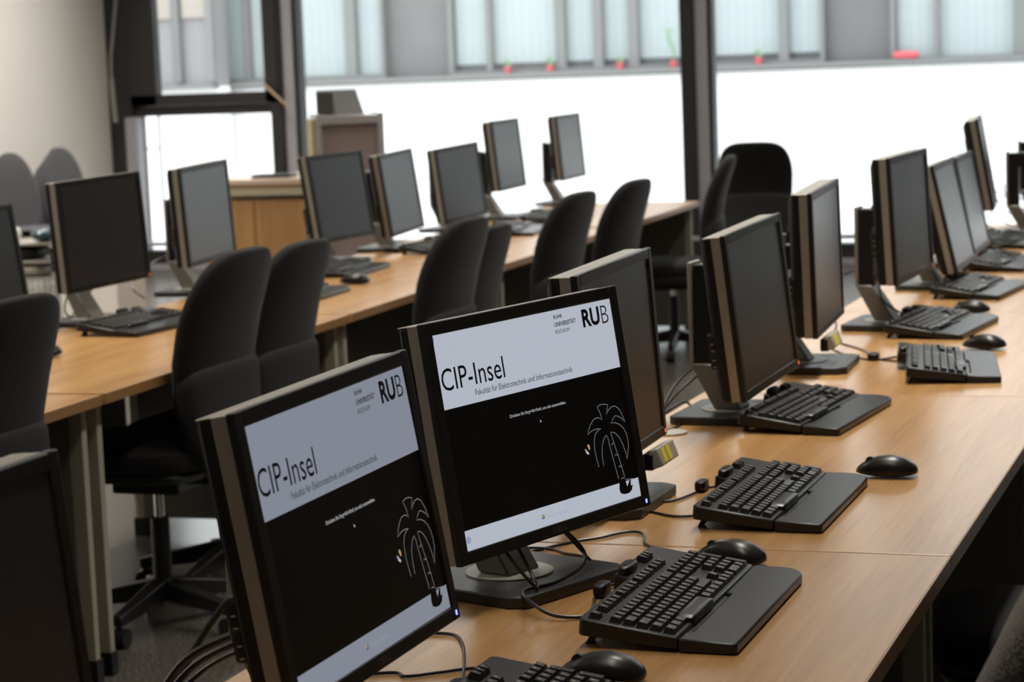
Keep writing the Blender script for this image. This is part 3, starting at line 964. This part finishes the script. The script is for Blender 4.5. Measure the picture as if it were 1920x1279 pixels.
# ------------------------------------------------------------------ mice
def make_mouse(label, loc, rz):
    """nose towards local -x"""
    t = thing('computer_mouse', label, 'mouse', loc, rz, 'black computer mice')
    def shp(p):
        # flatten the underside, hump towards the hand, slimmer nose
        x, y, z = p
        if z < 0:
            z *= 0.28
        k = (x + 0.056) / 0.112
        z *= 0.52 + 0.62 * math.sin(min(max(k * 0.86 + 0.02, 0), 1) * math.pi) ** 0.8
        y *= 0.86 + 0.20 * k
        return Vector((x, y, z))
    MB().superq((0, 0, 0.010), (0.056, 0.031, 0.026), M['mouse'], 0.75, 0.8, nu=32, nv=18, deform=shp).build('shell', t)
    MB().cyl((-0.030, -0.0035, 0.028), (-0.030, 0.0035, 0.028), 0.0085, M['black_matt'], n=20).build('scroll_wheel', t)
    return t
m0 = make_mouse('black mouse alone on the bare desk right of the middle keyboard', (-0.712, 4.095, DESK), R(2))
gmm = 'black computer mice'
dup(m0, (-0.822, 3.345, DESK), R(-12), 'black mouse behind the far end of the large nearest keyboard', gmm)
dup(m0, (-0.825, 2.670, DESK), R(4), 'black mouse cut off by the bottom edge beside a keyboard', gmm)
dup(m0, (-0.765, 5.860, DESK), R(-10), 'black mouse at the far end of the keyboard near the desk edge', gmm)
dup(m0, (-0.905, 6.64, DESK), R(0), 'black mouse barely showing past the keyboard behind the turned one', gmm)
dup(m0, (-3.210, 7.555, DESK), R(8), 'black mouse on the left row beside the grey palm rest', gmm)
dup(m0, (-3.335, 5.600, DESK), R(0), 'black mouse on the left row peeking past the first chair back', gmm)

# ------------------------------------------------------------------ cables on the desks
def cable(name, label, pts, r=0.0022, cat='cable', grp='black cables on the desks', ferrite=None):
    o = MB().tube([(x, y, z) for x, y, z in pts], r, M['cable']).build(name)
    tag(o, label, cat, grp)
    return o
Z = DESK + 0.0025
def onz(l, dz=0.0):
    return [(x, y, Z + dz) for x, y in l]
cable('keyboard_cable', 'black cord looping over the lit monitor base to the nearest keyboard',
      [(-1.10, 3.20, DESK + 0.11), (-1.04, 3.215, DESK + 0.07), (-1.005, 3.19, DESK + 0.035), (-1.022, 3.11, DESK + 0.0215), (-1.052, 3.045, DESK + 0.0215), (-1.030, 2.99, DESK + 0.022), (-0.985, 2.962, Z + 0.006), (-0.945, 2.985, Z), (-0.952, 3.05, Z), (-0.965, 3.11, Z), (-0.955, 3.17, Z + 0.004), (-0.925, 3.20, DESK + 0.012)], 0.0027)
tag(MB().superq((-0.958, 3.115, DESK + 0.011), (0.010, 0.022, 0.010), M['black'], 0.5).build('ferrite_bead'), 'black ferrite bead lying between monitor base and nearest keyboard', 'ferrite bead', 'ferrite beads')
cable('mouse_cable', 'black cord arching from behind the lit screen to the keyboard ridge',
      onz([(-1.16, 3.36), (-1.110, 3.455), (-1.075, 3.495), (-1.045, 3.545), (-1.015, 3.535), (-0.99, 3.46), (-0.955, 3.42)]))
cable('mouse_cable', 'thin black cord wandering behind the base of the lit monitor', onz([(-1.18, 3.40), (-1.130, 3.40), (-1.095, 3.371), (-1.055, 3.350), (-1.030, 3.300), (-1.035, 3.27)]))
cable('monitor_cable', 'black cord hanging from the lit monitor onto its base, right strand', [(-1.105, 3.23, DESK + 0.12), (-1.06, 3.235, DESK + 0.075), (-1.015, 3.245, DESK + 0.022)], 0.0022)
cable('monitor_cable', 'black loop hanging beside the neck of the lit monitor', [(-1.10, 3.05, DESK + 0.10), (-1.06, 3.04, DESK + 0.055), (-1.035, 3.045, DESK + 0.026), (-1.05, 3.075, DESK + 0.035), (-1.09, 3.09, DESK + 0.10)], 0.0026)
cable('keyboard_cable', 'black cord from the blue power light to the bead of the middle keyboard', onz([(-1.13, 3.72), (-1.067, 3.788), (-1.037, 3.812), (-1.020, 3.87), (-1.010, 3.93), (-0.985, 3.955), (-0.955, 3.93)]))
tag(MB().superq((-1.012, 3.915, DESK + 0.011), (0.010, 0.022, 0.010), M['black'], 0.5).build('ferrite_bead'), 'black ferrite bead on the cord of the middle keyboard', 'ferrite bead', 'ferrite beads')
cable('keyboard_cable', 'lower thin cord running to the near end of the middle keyboard', onz([(-1.13, 3.70), (-1.066, 3.717), (-1.004, 3.68), (-0.965, 3.69), (-0.94, 3.72)]))
cable('keyboard_cable', 'black cord falling from the corner of the dimmer lit screen', onz([(-1.20, 2.84), (-1.105, 2.858), (-1.068, 2.821), (-1.026, 2.717), (-0.995, 2.622), (-0.97, 2.55)]))
cable('mouse_cable', 'black cord near the bottom edge running to the cut-off keyboard', onz([(-1.20, 2.60), (-1.105, 2.655), (-1.078, 2.642), (-1.044, 2.667), (-1.007, 2.695), (-0.96, 2.69)]))
# bundle behind the dim lit monitor
for k, (dx, lab) in enumerate(((0, 'thick black cord in the bundle behind the dim lit monitor'), (0.02, 'second cord of the bundle behind the dim lit monitor'), (0.045, 'thin cord of the bundle behind the dim lit monitor'), (-0.02, 'looping cord on top of the bundle behind the dim lit monitor'))):
    pts = [(-1.16 , 2.42 + 0.01 * k, DESK + 0.115 - 0.012 * k), (-1.22, 2.44 + dx * 0.5, DESK + 0.10 - 0.012 * k), (-1.30, 2.46 + dx, DESK + 0.055 - 0.012 * k), (-1.345, 2.46 + dx, DESK - 0.02), (-1.36, 2.45 + dx, DESK - 0.12), (-1.36, 2.42 + dx, DESK - 0.30)]
    if k == 3:
        pts = [(-1.17, 2.47, DESK + 0.09), (-1.20, 2.50, DESK + 0.135), (-1.24, 2.515, DESK + 0.14), (-1.29, 2.50, DESK + 0.08), (-1.34, 2.48, DESK - 0.02), (-1.36, 2.46, DESK - 0.14), (-1.36, 2.44, DESK - 0.30)]
    cable('power_cable', lab, pts, (0.0055, 0.0045, 0.0035, 0.0045)[k], grp='cables hanging behind the desk')
# stand with the round base: cords on the left
cable('power_cable', 'black cord looping beside the round base of the full stand', [(-1.30, 4.56, DESK - 0.2), (-1.325, 4.60, DESK - 0.02), (-1.29, 4.68, Z + 0.01), (-1.272, 4.79, Z + 0.02), (-1.245, 4.74, Z + 0.012), (-1.235, 4.60, Z), (-1.25, 4.52, Z)], 0.003)
cable('power_cable', 'upper black cord arching behind the full stand', [(-1.14, 4.80, DESK + 0.16), (-1.22, 4.85, DESK + 0.12), (-1.30, 4.80, DESK + 0.05), (-1.33, 4.70, DESK - 0.08), (-1.34, 4.65, DESK - 0.25)], 0.003)
cable('power_cable', 'lower black cord arching behind the full stand', [(-1.14, 4.72, DESK + 0.13), (-1.24, 4.76, DESK + 0.08), (-1.31, 4.70, DESK + 0.0), (-1.335, 4.62, DESK - 0.10), (-1.34, 4.58, DESK - 0.25)], 0.003)
tag(MB().cyl((-1.235, 4.52, DESK + 0.0005), (-1.235, 4.52, DESK + 0.003), 0.038, M['disc'], n=32).build('cable_grommet'), 'pale round cable grommet in the desk by the full stand', 'cable grommet')
cable('keyboard_cable', 'cord from the upright narrow monitor to the keyboard near the edge', onz([(-1.16, 5.86), (-1.086, 5.708), (-1.006, 5.635), (-0.957, 5.70), (-0.90, 5.74)]))
cable('mouse_cable', 'second cord running beside the one to the keyboard near the edge', onz([(-1.15, 5.95), (-1.064, 5.812), (-1.013, 5.67), (-0.93, 5.60), (-0.87, 5.58)]))
tag(MB().superq((-1.010, 5.645, DESK + 0.010), (0.014, 0.022, 0.009), M['black'], 0.5).build('ferrite_bead'), 'black ferrite bead on the cord of the keyboard near the edge', 'ferrite bead', 'ferrite beads')
cable('power_cable', 'black cord hanging in a bend behind the raised right-row monitor', [(-1.13, 6.40, DESK + 0.17), (-1.24, 6.40, DESK + 0.13), (-1.26, 6.30, DESK + 0.06), (-1.21, 6.20, Z + 0.02), (-1.20, 6.06, Z)], 0.003)
cable('power_cable', 'second cord behind the raised right-row monitor', [(-1.12, 6.38, DESK + 0.15), (-1.10, 6.30, DESK + 0.08), (-1.04, 6.34, DESK + 0.03), (-1.00, 6.40, Z)], 0.003)
cable('power_cable', 'cord looping under the farthest left-row monitor', [(-3.80, 11.68, DESK + 0.16), (-3.88, 11.60, DESK + 0.10), (-3.86, 11.50, DESK + 0.03), (-3.74, 11.50, Z)], 0.003)
cable('power_cable', 'cord drooping under the nearer of the last two left-row monitors', [(-3.78, 10.72, DESK + 0.14), (-3.86, 10.66, DESK + 0.09), (-3.82, 10.60, DESK + 0.03), (-3.74, 10.55, Z)], 0.003)
cable('power_cable', 'cords looping behind the left-row monitor before the low pane', [(-3.75, 7.30, DESK + 0.15), (-3.86, 7.26, DESK + 0.11), (-3.88, 7.14, DESK + 0.04), (-3.80, 7.08, Z)], 0.003)
for k in range(5):
    y = 9.2 + 0.33 * k
    cable('power_cable', 'tangled cord on the far end of the right row', [(-1.20 + 0.02 * k, y, DESK + 0.10), (-1.25, y + 0.1, DESK + 0.14), (-1.22, y + 0.2, DESK + 0.05), (-1.12, y + 0.12, Z + 0.01 * k), (-1.05, y + 0.25, Z + 0.03)], 0.003, grp='tangled cords at the far end')

label_bar('grey bar with two yellow labels under the monitor behind the bright login screen', -1.088, 3.935, DESK + 0.062, R(-0.4))
label_bar('grey bar with a yellow label under the narrow upright monitor', -1.075, 5.46, DESK + 0.074, R(2))

# ------------------------------------------------------------------ office chairs
def bend_back(hh):
    def f(p):
        x, y, z = p
        k = (z + hh) / (2 * hh)                      # 0 bottom .. 1 top
        wdt = 0.80 + 0.24 * math.sin(min(k * 1.25, 1) * math.pi * 0.5) - 0.10 * max(0, k - 0.7)
        y2 = y * wdt
        lean = -0.085 * k ** 1.5 + 0.045 * math.sin(k * math.pi) - 0.02
        return Vector((x * (1 - 0.25 * k) + lean + 0.40 * y2 * y2, y2, z))
    return f

def make_chair(name, label, loc, rz, fab, group, shell=None):
    """faces local +x; origin on the floor under the gas column"""
    shell = shell or M['rear_shell']
    t = thing(name, label, 'office chair', loc, rz, group)
    MB().superq((0.02, 0, 0.485), (0.235, 0.225, 0.045), fab, 0.45, 0.6, nu=36, nv=12).build('seat', t)
    MB().superq((0.02, 0, 0.445), (0.215, 0.21, 0.028), M['chair_black'], 0.4, 0.5, nu=28, nv=8).build('seat_pan', t)
    H = 0.285
    MB().superq((-0.20, 0, 0.745), (0.060, 0.208, H), fab, 0.75, 0.50, nu=40, nv=32, deform=bend_back(H)).build('backrest', t)
    def low(p):
        q = bend_back(H)(Vector((p.x, p.y, p.z * 0.5 - 0.14)))
        return Vector((q.x - 0.012, q.y * 1.015, q.z + 0.0))
    MB().superq((-0.20, 0, 0.742), (0.062, 0.210, 0.275), shell, 0.7, 0.35, nu=36, nv=20, deform=low).build('rear_cover', t)
    MB().box((-0.17, 0, 0.41), (0.22, 0.07, 0.022), M['chair_black']).hexa(
        [(-0.285, -0.035, 0.40), (-0.255, -0.035, 0.40), (-0.255, 0.035, 0.40), (-0.285, 0.035, 0.40)],
        [(-0.300, -0.03, 0.56), (-0.262, -0.03, 0.56), (-0.262, 0.03, 0.56), (-0.300, 0.03, 0.56)], M['chair_black']).build('back_bracket', t, bevel=0.004)
    MB().box((0.0, 0, 0.40), (0.20, 0.15, 0.05), M['chair_black']).build('mechanism', t, bevel=0.006)
    MB().cyl((0, 0, 0.11), (0, 0, 0.30), 0.026, M['chair_black']).cyl((0, 0, 0.28), (0, 0, 0.40), 0.014, M['chrome']).build('gas_column', t)
    for k in range(5):
        a = k * 2 * math.pi / 5 + 0.3
        ca, sa = math.cos(a), math.sin(a)
        def pt(r, s_, z):
            return (ca * r - sa * s_, sa * r + ca * s_, z)
        MB().hexa([pt(0.0, -0.026, 0.075), pt(0.265, -0.017, 0.058), pt(0.265, 0.017, 0.058), pt(0.0, 0.026, 0.075)],
                  [pt(0.0, -0.026, 0.135), pt(0.265, -0.015, 0.085), pt(0.265, 0.015, 0.085), pt(0.0, 0.026, 0.135)], M['chair_black']).build('base_arm', t, bevel=0.004)
        c = pt(0.252, 0, 0)
        MB().cyl(pt(0.252, -0.024, 0.026), pt(0.252, 0.024, 0.026), 0.026, M['chair_black'], n=18).cyl((c[0], c[1], 0.04), (c[0], c[1], 0.066), 0.008, M['chair_black']).build('caster', t)
    return t

gc = 'black office chairs between the rows'
ch0 = make_chair('office_chair', 'black office chair, left of the two beside the bare desk leg', (-2.935, 5.48, 0), R(180), M['fabric'], gc)
CH = [
    ('black office chair at the left edge, its back over the desk', (-2.92, 4.33, 0), 178, 0.0),
    ('black office chair, right of the two beside the bare desk leg', (-2.975, 5.97, 0), 180, -0.02),
    ('black office chair of the left row with a lower chair back tucked behind it', (-2.87, 7.05, 0), 178, -0.04),
    ('lowest black office chair of the left row, tucked behind a taller back', (-2.95, 7.52, 0), 180, -0.10),
    ('black office chair leaning right, nearer of the pair before the bright window', (-2.865, 8.27, 0), 176, -0.035),
    ('black office chair leaning right, farther of the pair before the bright window', (-2.86, 9.04, 0), 176, -0.035),
    ('black office chair seen from the side at the end of the left row', (-2.96, 11.0, 0), 191, -0.04),
    ('black office chair with wide flat back silhouetted against the window', (-3.00, 13.15, 0), 97, -0.05),
]
for n, l, rz, dz in CH:
    c_ = dup(ch0, l, R(rz), n, gc)
    if dz:                                   # gas lift set lower
        for q in children(c_):
            if not q.name.startswith(('base_arm', 'caster', 'gas_column')):
                q.location.z += dz
gc2 = 'office chairs right of the right row'
ch1 = make_chair('office_chair', 'tweed-covered office chair, only its rounded back in the bottom right corner', (-0.512, 2.36, 0), R(180), M['tweed'], gc2)
for q in children(ch1):
    if not q.name.startswith(('base_arm', 'caster', 'gas_column')):
        q.location.z -= 0.05
ch2 = make_chair('office_chair', 'black office chair in the dark under the right desk edge', (-0.36, 3.95, 0), R(184), M['fabric'], gc2)

# ------------------------------------------------------------------ things by the window and the left wall
# teacher's counter
t = thing('wooden_counter', 'wooden counter with pale top behind the left row, beside the framed cabinet', 'counter', (-5.99, 12.9, 0))
MB().box((0, 0, 0.37), (0.66, 0.56, 0.70), M['counter']).build('body', t, smooth=False)
for sx in (-0.172, 0.172):
    MB().box((sx, -0.289, 0.38), (0.338, 0.018, 0.66), M['counter']).build('door', t, bevel=0.002)
MB().box((0, -0.005, 0.765), (0.70, 0.64, 0.05), M['pale_band']).build('band', t, bevel=0.004)
MB().box((0, 0, 0.825), (0.72, 0.66, 0.035), M['counter_top']).build('top', t, bevel=0.004)
MB().box((0, 0, 0.80), (0.715, 0.655, 0.02), M['edge']).build('edge_band', t, smooth=False)
MB().box((0, 0, 0.01), (0.64, 0.56, 0.02), M['black']).build('plinth', t, smooth=False)
tag(MB().box((0, 0, 0), (0.24, 0.18, 0.02), M['black']).build('dark_folder', mat4=Matrix.Translation((-5.90, 12.72, 0.8535)) @ Matrix.Rotation(R(8), 4, 'Z'), bevel=0.003), 'dark folder lying on the wooden counter', 'folder')
tag(MB().box((0, 0, 0), (0.30, 0.22, 0.014), M['paper']).build('paper_stack', mat4=Matrix.Translation((-5.72, 13.02, 0.851)) @ Matrix.Rotation(R(-8), 4, 'Z')), 'low stack of paper on the wooden counter beside the folder', 'paper')
# framed cabinet
t = thing('framed_cabinet', 'tall cabinet with aluminium frame and mauve panel next to the wooden counter', 'cabinet', (-5.36, 12.6, 0), R(30))
MB().box((0, 0.02, 0.60), (0.34, 0.28, 1.19), M['rack_panel']).build('panel', t, smooth=False)
m = MB()
for s in (-1, 1):
    m.box((s * 0.185, -0.13, 0.61), (0.035, 0.035, 1.22), M['rack_frame'])
    m.box((s * 0.185, 0.15, 0.61), (0.035, 0.035, 1.22), M['rack_frame'])
m.box((0, -0.13, 1.185), (0.34, 0.035, 0.05), M['rack_frame'])
m.box((0, 0.01, 1.2), (0.40, 0.31, 0.02), M['rack_frame'])
m.build('frame', t, bevel=0.003)
MB().box((-0.210, 0.01, 0.6), (0.02, 0.30, 1.18), M['rack_side']).build('side_panel', t, smooth=False)
# projector-like black box on top
t = thing('loudspeaker_box', 'dark slanted box standing on top of the framed cabinet', 'loudspeaker', (-5.40, 12.62, 1.21), R(60))
MB().hexa([(-0.11, -0.10, 0), (0.10, -0.10, 0), (0.10, 0.10, 0), (-0.11, 0.10, 0)], [(-0.11, -0.05, 0.15), (0.08, -0.05, 0.15), (0.08, 0.10, 0.15), (-0.11, 0.10, 0.15)], M['box_grey']).build('housing', t, bevel=0.004)
MB().box((-0.112, 0.01, 0.07), (0.006, 0.16, 0.13), M['black']).build('grille', t, smooth=False)
# blind crank on the wall corner
t = thing('blind_crank', 'grey crank rod with handle hanging beside the window frame', 'crank', (-8.49, 15.50, 0))
MB().tube([(0.09, 0.0, 2.4), (0.075, 0, 2.1), (0.03, 0, 1.80), (0.0, 0, 1.62), (-0.005, 0, 1.47)], 0.011, M['rod']).build('rod', t)
MB().cyl((-0.005, 0, 1.47), (0.01, 0, 1.14), 0.019, M['rod'], n=14).build('handle', t)
tag(MB().tube([(-7.29, 15.60, 1.39), (-7.14, 15.56, 1.27), (-7.08, 15.57, 1.21)], 0.010, M['pole_wood'], sub=4).build('window_stay'), 'short pale wooden stay between tilting sash and window post', 'window stay')
tag(MB().tube([(-8.17, 15.6, 1.19), (-8.17, 15.6, 0.7), (-8.16, 15.6, 0.2)], 0.009, M['frame']).box((-8.24, 15.6, 0.93), (0.12, 0.010, 0.010), M['frame']).build('thin_pipe'), 'thin dark upright pipe before the low pane', 'pipe')

# stacked shell chairs by the left wall
def shell_chair(label, loc, rz, n_, group):
    t = thing('shell_chair', label, 'chair', loc, rz, group)
    def sh(p):
        x, y, z = p
        return Vector((x - 0.10 * (z / 0.25 + 1) * 0.5 - 0.35 * y * y * -1, y * (1 - 0.12 * (z / 0.25)), z))
    MB().superq((-0.16, 0, 0.65), (0.010, 0.168, 0.265), M['shell_grey'], 1.0, 0.8, nu=40, nv=28, deform=sh).build('back_shell', t)
    MB().superq((0.02, 0, 0.445), (0.21, 0.205, 0.012), M['shell_grey'], 0.7, 1.0, nu=32, nv=8).build('seat_shell', t)
    for sx in (-1, 1):
        for sy in (-1, 1):
            MB().tube([(sx * 0.10, sy * 0.10, 0.43), (sx * 0.17, sy * 0.18, 0.30), (sx * 0.19, sy * 0.20, 0.0)], 0.009, M['chrome'], sub=4).build('leg', t)
    return t
gs = 'stacked grey shell chairs'
gs = 'stacked grey shell chairs'
sc0 = shell_chair('grey oval-backed chair by the left wall, outermost of the right stack', (-7.58, 13.40, 0.12), R(-20), 0, gs)
names = ['grey oval-backed chair in the right stack, under the front one', 'grey oval-backed chair in the right stack, third from the front', 'grey oval-backed chair at the wall side of the right stack']
for k in range(3):
    dup(sc0, (-7.58 - 0.042 * (k + 1), 13.40 + 0.015 * (k + 1), 0.12 - 0.037 * (k + 1)), R(-20), names[k], gs)
dup(sc0, (-7.50, 12.62, 0.12), R(-24), 'grey oval-backed chair at the left edge, front of the left stack', gs)
dup(sc0, (-7.545, 12.64, 0.08), R(-24), 'grey oval-backed chair at the left edge, behind the front one', gs)

# metal trolley with shelves
t = thing('metal_trolley', 'small metal trolley with three shelves behind the left row', 'trolley', (-6.12, 10.15, 0), R(12))
m = MB()
for z in (0.12, 0.50, 0.585, 0.675):
    MB().box((0, 0, z), (0.42, 0.34, 0.014), M['cart']).build('shelf', t, bevel=0.003)
for sx in (-1, 1):
    for sy in (-1, 1):
        MB().cyl((sx * 0.215, sy * 0.175, 0.0), (sx * 0.215, sy * 0.175, 0.70), 0.011, M['cart'], n=12).build('post', t)
tag(MB().superq((-5.95, 10.10, 0.7175), (0.07, 0.09, 0.035), M['blue_plastic'], 0.8, 0.9).superq((-5.90, 10.12, 0.765), (0.020, 0.03, 0.045), M['blue_plastic'], 0.9, 0.9).build('blue_bowl'), 'glossy blue plastic bundle on top of the metal trolley', 'plastic bundle')
tag(MB().superq((-6.20, 10.12, 0.72), (0.07, 0.08, 0.037), M['paper'], 0.7).build('white_cloth'), 'pale folded cloth on the metal trolley beside the blue bundle', 'cloth')
tag(MB().superq((-6.1, 10.12, 0.627), (0.12, 0.12, 0.034), M['black'], 0.6).build('dark_bag'), 'dark soft bag on the upper shelf of the metal trolley', 'bag')
tag(MB().superq((-6.05, 10.12, 0.540), (0.10, 0.12, 0.032), M['leg_grey'], 0.6).build('pale_bag'), 'pale soft bag on the middle shelf of the metal trolley', 'bag')

# floor clutter near the window, below the far desks
t = thing('equipment_case', 'black equipment case on the floor by the window, under the far desk', 'case', (-4.50, 15.15, 0), R(8))
MB().box((0, 0, 0.11), (0.26, 0.22, 0.21), M['black']).build('body', t, bevel=0.008)
MB().box((0.16, 0.02, 0.10), (0.08, 0.24, 0.20), M['rack_frame']).build('grey_side', t, bevel=0.006)
# white wastepaper-like boxes behind the left row
tag(MB().box((-6.85, 12.25, 0.17), (0.38, 0.36, 0.34), M['paper']).build('white_carton', bevel=0.004), 'white carton on the floor far behind the large dark monitor of the left row', 'carton')
cable('power_cable', 'cord hanging behind the large dark monitor of the left row', [(-3.64, 6.45, DESK + 0.18), (-3.70, 6.42, DESK + 0.12), (-3.68, 6.34, DESK + 0.03), (-3.60, 6.50, Z)], 0.003)
cable('power_cable', 'second cord behind the large dark monitor of the left row', [(-3.64, 6.55, DESK + 0.16), (-3.72, 6.56, DESK + 0.08), (-3.74, 6.48, DESK + 0.0035), (-3.66, 6.62, Z)], 0.003)
